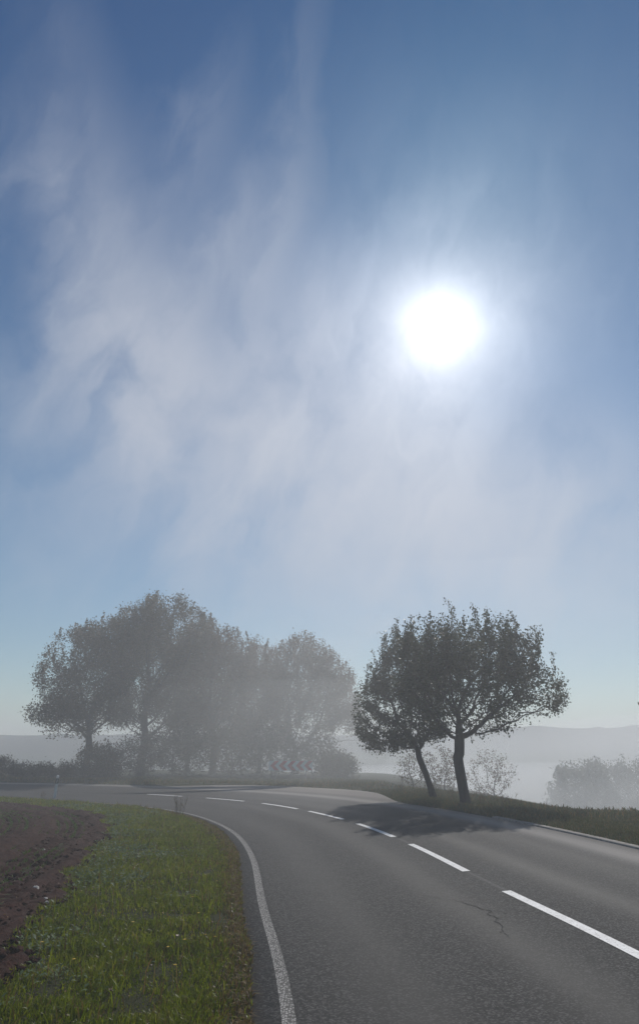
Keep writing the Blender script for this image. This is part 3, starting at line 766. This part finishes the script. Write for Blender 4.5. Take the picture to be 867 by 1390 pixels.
# ------------------------------------------------------------------ chevron sign
sx_, sy_ = -1.78, 43.6; sz_ = hgt(sx_, sy_)
sg = empty('chevron_sign', (sx_, sy_, sz_), R(8))
Wd, Hh, zc = 2.75, .56, .86
V = []; F = []; FM = []
def addbox(x0, x1, y0, y1, z0, z1, V, F):
    b = len(V); V += [(x0, y0, z0), (x1, y0, z0), (x1, y1, z0), (x0, y1, z0), (x0, y0, z1), (x1, y0, z1), (x1, y1, z1), (x0, y1, z1)]
    F += [(b, b + 3, b + 2, b + 1), (b + 4, b + 5, b + 6, b + 7), (b, b + 1, b + 5, b + 4), (b + 1, b + 2, b + 6, b + 5), (b + 2, b + 3, b + 7, b + 6), (b + 3, b, b + 4, b + 7)]
addbox(-Wd / 2, Wd / 2, 0, .03, zc - Hh / 2, zc + Hh / 2, V, F); FM = [0] * 6
for k in range(5):       # red chevrons pointing left, raised sheeting
    cx = -Wd / 2 + .10 + k * .53; hw = .27; tk = .26; yy = -.004
    z1, z2 = zc - Hh / 2 + .01, zc + Hh / 2 - .01; r_ = min(cx + hw + tk, Wd / 2 - .01)
    b = len(V); V += [(cx, yy, zc), (cx + hw, yy, z1), (r_, yy, z1), (cx + tk, yy, zc), (r_, yy, z2), (cx + hw, yy, z2)]
    F += [(b, b + 1, b + 2, b + 3), (b, b + 3, b + 4, b + 5)]; FM += [1, 1]
mesh_obj('panel', V, F, [M['sign_white'], M['sign_red']], sg, fmat=FM)
for xx in (-.95, .95):
    v_, f_ = tube_mesh([(np.array([(xx, .062, -.2), (xx, .062, .4), (xx, .062, zc + Hh / 2 - .02)]), np.array([.03, .03, .03]))])
    mesh_obj('post', v_, f_, M['steel'], sg)
tag(sg, 'long white board with red chevrons pointing left on two posts behind the bend', 'road sign')

# ------------------------------------------------------------------ stones and flowers
def stone(x, y, r, seed, label):
    rng = np.random.default_rng(seed)
    import bmesh
    bm = bmesh.new(); bmesh.ops.create_icosphere(bm, subdivisions=2, radius=r)
    for v in bm.verts:
        v.co *= 1 + .35 * mnoise.noise(v.co * (1.3 / r) + Vector((seed, 0, 0))); v.co.z *= .6
    me = bpy.data.meshes.new('stone'); bm.to_mesh(me); bm.free(); me.materials.append(M['stone'])
    o = bpy.data.objects.new('stone', me); COL.objects.link(o)
    o.location = (x, y, height(x, y, road=False) + .075 - r * .1); o.rotation_euler = (.2, .1, seed)
    tag(o, label, 'stone', 'pale stones on the soil')
stone(-4.18, 11.05, .045, 1, 'largest pale stone lying alone on the brown soil')
stone(-3.72, 10.24, .028, 2, 'pale pebble at the soil edge, upper one of a close pair')
stone(-3.62, 10.02, .030, 3, 'pale pebble at the soil edge, lower one of a close pair')
stone(-5.6, 14.9, .035, 4, 'pale pebble farther back on the soil near the grass')
def flower(x, y, label):
    z0 = hgt(x, y); t = empty('yellow_flower', (x, y, z0)); rng = random.Random(int(x * 1000))
    hh = rng.uniform(.05, .08); v_, f_ = tube_mesh([(np.array([(0, 0, 0), (.006, 0, hh * .5), (.0, .004, hh)]), np.array([.0022, .002, .002]))])
    mesh_obj('stem', v_, f_, M['seedling'], t)
    V = []; F = []
    for k in range(14):
        a = k / 14 * 6.283; c, s_ = math.cos(a), math.sin(a); r1 = .017 * rng.uniform(.85, 1.1); b = len(V)
        V += [(0, 0, hh), (c * r1 - s_ * .004, s_ * r1 + c * .004, hh + .006), (c * r1 * 1.1, s_ * r1 * 1.1, hh + .004), (c * r1 + s_ * .004, s_ * r1 - c * .004, hh + .006)]
        F.append((b, b + 1, b + 2, b + 3))
    mesh_obj('flower_head', V, F, M['petal'], t)
    tag(t, label, 'flower', 'small yellow flowers in the verge grass')
for i, (x, y) in enumerate([(-1.42, 8.1), (-1.25, 8.4), (-1.55, 7.9), (-1.12, 8.25), (-1.75, 10.4), (-1.5, 9.4), (-2.9, 8.05), (-1.6, 11.6), (-2.2, 9.0), (-1.35, 7.3), (-2.4, 7.6)]):
    flower(x, y, 'small yellow dandelion-like flower in the verge grass')

# ------------------------------------------------------------------ haze
def hz():
    x0, x1, y0, y1, z0, z1 = -378, 378, -78, 408, -17.0, 16.6
    V = []; F = []; addbox(x0, x1, y0, y1, z0, z1, V, F)
    m = bpy.data.materials.new('haze_air'); m.use_nodes = True; g = N(m.node_tree); out = g.n('ShaderNodeOutputMaterial')
    v = g.n('ShaderNodeVolumePrincipled')
    v.inputs['Color'].default_value = (.935, .955, .98, 1); v.inputs['Density'].default_value = HAZE
    v.inputs['Anisotropy'].default_value = .3
    g.t.links.new(v.outputs[0], out.inputs['Volume'])
    o = mesh_obj('haze', V, F, m); tag(o, 'thin morning fog filling the air over road and valley', 'fog', kind='stuff')
HAZE = .0056
hz()
def mist(name, c, r, dens, label):
    import bmesh
    bm = bmesh.new(); bmesh.ops.create_icosphere(bm, subdivisions=4, radius=1)
    for v in bm.verts:
        k = 1 + .18 * mnoise.noise(v.co * 1.7 + Vector((dens * 100, 0, 0)))
        v.co = Vector((c[0] + v.co.x * r[0] * k, c[1] + v.co.y * r[1] * k, c[2] + v.co.z * r[2] * k))
    me = bpy.data.meshes.new(name); bm.to_mesh(me); bm.free()
    m = bpy.data.materials.new('mist_air'); m.use_nodes = True; g = N(m.node_tree); out = g.n('ShaderNodeOutputMaterial')
    v = g.n('ShaderNodeVolumePrincipled'); v.inputs['Color'].default_value = (.96, .975, .99, 1); v.inputs['Density'].default_value = dens; v.inputs['Anisotropy'].default_value = .5
    g.t.links.new(v.outputs[0], out.inputs['Volume']); me.materials.append(m)
    o = bpy.data.objects.new(name, me); COL.objects.link(o); tag(o, label, 'mist', kind='stuff')
for c_, r_, d_, lb in (((-2.5, 47.5, 0.5), (17, 14, 6.0), .0042, 'lowest layer of ground mist drifting across the bend below the big trees'),
                       ((-1.5, 48.5, 1.5), (12, 13, 8.0), .0036, 'ground mist in front of the chevron sign and the right half of the big trees'),
                       ((-6.5, 47.0, 2.0), (10, 11, 9.5), .0026, 'taller thin veil of mist in front of the tallest tree'),
                       ((1.5, 47.0, 0.0), (12, 12, 6.5), .0030, 'mist spilling over the crest right of the chevron sign'),
                       ((-2.5, 50.0, 2.5), (14, 9, 10.5), .0022, 'faint high veil of mist among the crowns of the big trees')):
    mist('mist', c_, r_, d_, lb)
mist('mist', (5.5, 24.5, 2.0), (9.5, 7, 6.5), .0055, 'thin mist hanging around the two roadside fruit trees')
mist('mist', (120, 128, -3.0), (115, 48, 14), .012, 'thinner high mist in front of the right-hand hill')
mist('mist', (70, 130, -8.0), (120, 50, 9.0), .022, 'bright bank of mist lying on the valley floor below the hill')

# ------------------------------------------------------------------ sky
w = bpy.data.worlds.new('World'); scene.world = w; w.use_nodes = True
g = N(w.node_tree); out = g.n('ShaderNodeOutputWorld')
sky = g.n('ShaderNodeTexSky', sky_type='NISHITA'); sky.sun_disc = False
sky.sun_elevation = R(SUN_EL); sky.sun_rotation = R(SUN_AZ); sky.air_density = 1.0; sky.dust_density = .15; sky.ozone_density = 1.6
tc = g.n('ShaderNodeTexCoord').outputs['Generated']
sp = g.n('ShaderNodeSeparateXYZ', i={0: tc})
az = g.m('MULTIPLY', g.m('ARCTAN2', sp.outputs[0], sp.outputs[1]), 57.2958)
el = g.m('MULTIPLY', g.m('ARCSINE', sp.outputs[2]), 57.2958)
# thin wisps of mist drifting up: (az, el, tilt, length, width, amount)
W_ = [(-15, 50, -16, 8, 2.2, .30), (-13, 38, -14, 10, 3.0, .32), (-9, 44, -18, 8, 1.8, .25), (-2, 56, -12, 9, 1.8, .17), (-4, 45, -10, 7, 1.6, .40),
      (-25, 41, 25, 12, 6, .38), (-20, 33, 30, 12, 6, .42), (-13, 28, 40, 12, 6, .65), (-3, 25, 65, 16, 7, .8), (6, 20, 70, 18, 8, .8),
      (3, 34, 30, 11, 6, .6), (18, 20, 80, 18, 8, .6), (-26, 25, 60, 10, 4, .2), (0, 15, 85, 30, 8, .6), (24, 16, 80, 16, 8, .35), (12, 28, 20, 8, 6, .3), (-6, 36, 20, 9, 3, .3)]
cv0 = g.n('ShaderNodeCombineXYZ', i={0: g.m('SUBTRACT', g.m('MULTIPLY', az, .095), g.m('MULTIPLY', el, .040)), 1: g.m('ADD', g.m('MULTIPLY', el, .065), g.m('MULTIPLY', az, .02)), 2: 6.3}).outputs[0]
wn = g.n('ShaderNodeTexNoise', i={'Vector': cv0, 'Scale': 1.3, 'Detail': 4, 'Roughness': .55})
wo = g.n('ShaderNodeVectorMath', operation='MULTIPLY_ADD', i={0: wn.outputs['Color'], 1: (1.15, 1.0, .6), 2: cv0}).outputs[0]
nA = g.n('ShaderNodeTexNoise', i={'Vector': wo, 'Scale': 1.5, 'Detail': 8, 'Roughness': .52, 'Distortion': .25}).outputs['Fac']
cv2 = g.n('ShaderNodeCombineXYZ', i={0: g.m('MULTIPLY', az, .05), 1: g.m('MULTIPLY', el, .03), 2: 7.1}).outputs[0]
nB = g.n('ShaderNodeTexNoise', i={'Vector': cv2, 'Scale': 1.0, 'Detail': 4, 'Roughness': .5, 'Distortion': .4}).outputs['Fac']
azw = g.m('ADD', az, g.m('MULTIPLY', g.m('SUBTRACT', nA, .5), 12)); elw = g.m('ADD', el, g.m('MULTIPLY', g.m('SUBTRACT', nB, .5), 10))
tot = None
for a0, e0, tilt, ln, wd, am in W_:
    da = g.m('MULTIPLY', g.m('SUBTRACT', azw, a0), math.cos(R(e0))); de = g.m('SUBTRACT', elw, e0)
    c_, s_ = math.cos(R(tilt)), math.sin(R(tilt))      # tilt measured from vertical, leaning right going down
    p_ = g.m('DIVIDE', g.m('SUBTRACT', g.m('MULTIPLY', de, c_), g.m('MULTIPLY', da, s_)), ln)
    q_ = g.m('DIVIDE', g.m('ADD', g.m('MULTIPLY', da, c_), g.m('MULTIPLY', de, s_)), wd)
    b_ = g.m('MULTIPLY', g.m('EXPONENT', g.m('MULTIPLY', g.m('ADD', g.m('MULTIPLY', p_, p_), g.m('MULTIPLY', q_, q_)), -1)), am)
    tot = b_ if tot is None else g.m('ADD', tot, b_)
wisp = g.m('MULTIPLY', g.m('SUBTRACT', tot, .05, clamp=False),  g.m('MULTIPLY', g.m('SUBTRACT', nA, .05, clamp=True), 1.40))
wisp = g.m('SUBTRACT', 1.0, g.m('EXPONENT', g.m('MULTIPLY', g.m('MAXIMUM', wisp, 0.0), -.98)))
# solar aureole in the mist
gd = Vector((math.sin(R(GLOW_AZ)) * math.cos(R(GLOW_EL)), math.cos(R(GLOW_AZ)) * math.cos(R(GLOW_EL)), math.sin(R(GLOW_EL))))
dt = g.n('ShaderNodeVectorMath', operation='DOT_PRODUCT', i={0: tc, 1: tuple(gd)}).outputs['Value']
ang = g.m('MULTIPLY', g.m('ARCCOSINE', g.m('MINIMUM', dt, .999999)), 57.2958)
def ga(wd, am, p=2.0):
    return g.m('MULTIPLY', g.m('EXPONENT', g.m('MULTIPLY', g.m('POWER', g.m('DIVIDE', ang, wd), p), -1)), am)
SKY = .052
glow = g.m('ADD', g.m('ADD', ga(1.6, 2.3, .88), g.m('MULTIPLY', ga(6.5, .50, 1.1), g.m('ADD', -.1, g.m('MULTIPLY', nA, 2.2)))), ga(15.0, .05, 1.3))
skyc = g.n('ShaderNodeHueSaturation', i={'Saturation': 1.3, 'Value': 1.0, 'Color': sky.outputs[0]}).outputs[0]
upf = g.m('DIVIDE', g.m('SUBTRACT', el, 24), 36, clamp=True)
skyc = g.mix(1.0, skyc, g.mix(upf, (1.12, 1.20, 1.14), (.02, .66, .92)), 'MULTIPLY')
WISPC = tuple(c / SKY for c in (.46, .485, .55))
c = g.mix(wisp, skyc, WISPC)
gcol = g.n('ShaderNodeVectorMath', operation='SCALE', i={0: (1.0 / SKY, .985 / SKY, .97 / SKY), 'Scale': glow}).outputs[0]
c = g.n('ShaderNodeVectorMath', operation='ADD', i={0: c, 1: gcol}).outputs[0]
bg = g.n('ShaderNodeBackground', i={'Color': c, 'Strength': SKY})
g.t.links.new(bg.outputs[0], out.inputs['Surface'])

# ------------------------------------------------------------------ sun
sl = bpy.data.lights.new('sun', 'SUN'); sl.energy = 3.0; sl.angle = R(.5); sl.color = (1.0, .95, .88)
so = bpy.data.objects.new('sun', sl); COL.objects.link(so)
sd = Vector((math.sin(R(SUN_AZ)) * math.cos(R(SUN_EL)), math.cos(R(SUN_AZ)) * math.cos(R(SUN_EL)), math.sin(R(SUN_EL))))
so.rotation_euler = sd.to_track_quat('Z', 'Y').to_euler(); so.location = (0, 0, 30)

# ------------------------------------------------------------------ camera
cam = bpy.data.cameras.new('camera'); co = bpy.data.objects.new('camera', cam); COL.objects.link(co)
cam.sensor_fit = 'HORIZONTAL'; cam.sensor_width = 36; cam.lens = 36; cam.shift_y = -45 / 867
cam.clip_start = .05; cam.clip_end = 3000
co.location = (0, 0, 1.7); co.rotation_euler = (R(90 + 23.39), 0, 0)
scene.camera = co

scene.render.engine = 'CYCLES'
cy = scene.cycles
cy.use_denoising = True
try: cy.denoiser = 'OPENIMAGEDENOISE'
except Exception: pass
cy.max_bounces = 8; cy.diffuse_bounces = 3; cy.transmission_bounces = 3; cy.volume_bounces = 2; cy.transparent_max_bounces = 8
cy.sample_clamp_indirect = 4; cy.sample_clamp_direct = 12
scene.render.use_persistent_data = False
vs = scene.view_settings
vs.view_transform = 'Standard'; vs.look = 'None'; vs.gamma = 1; vs.use_curve_mapping = False; vs.exposure = 0.2
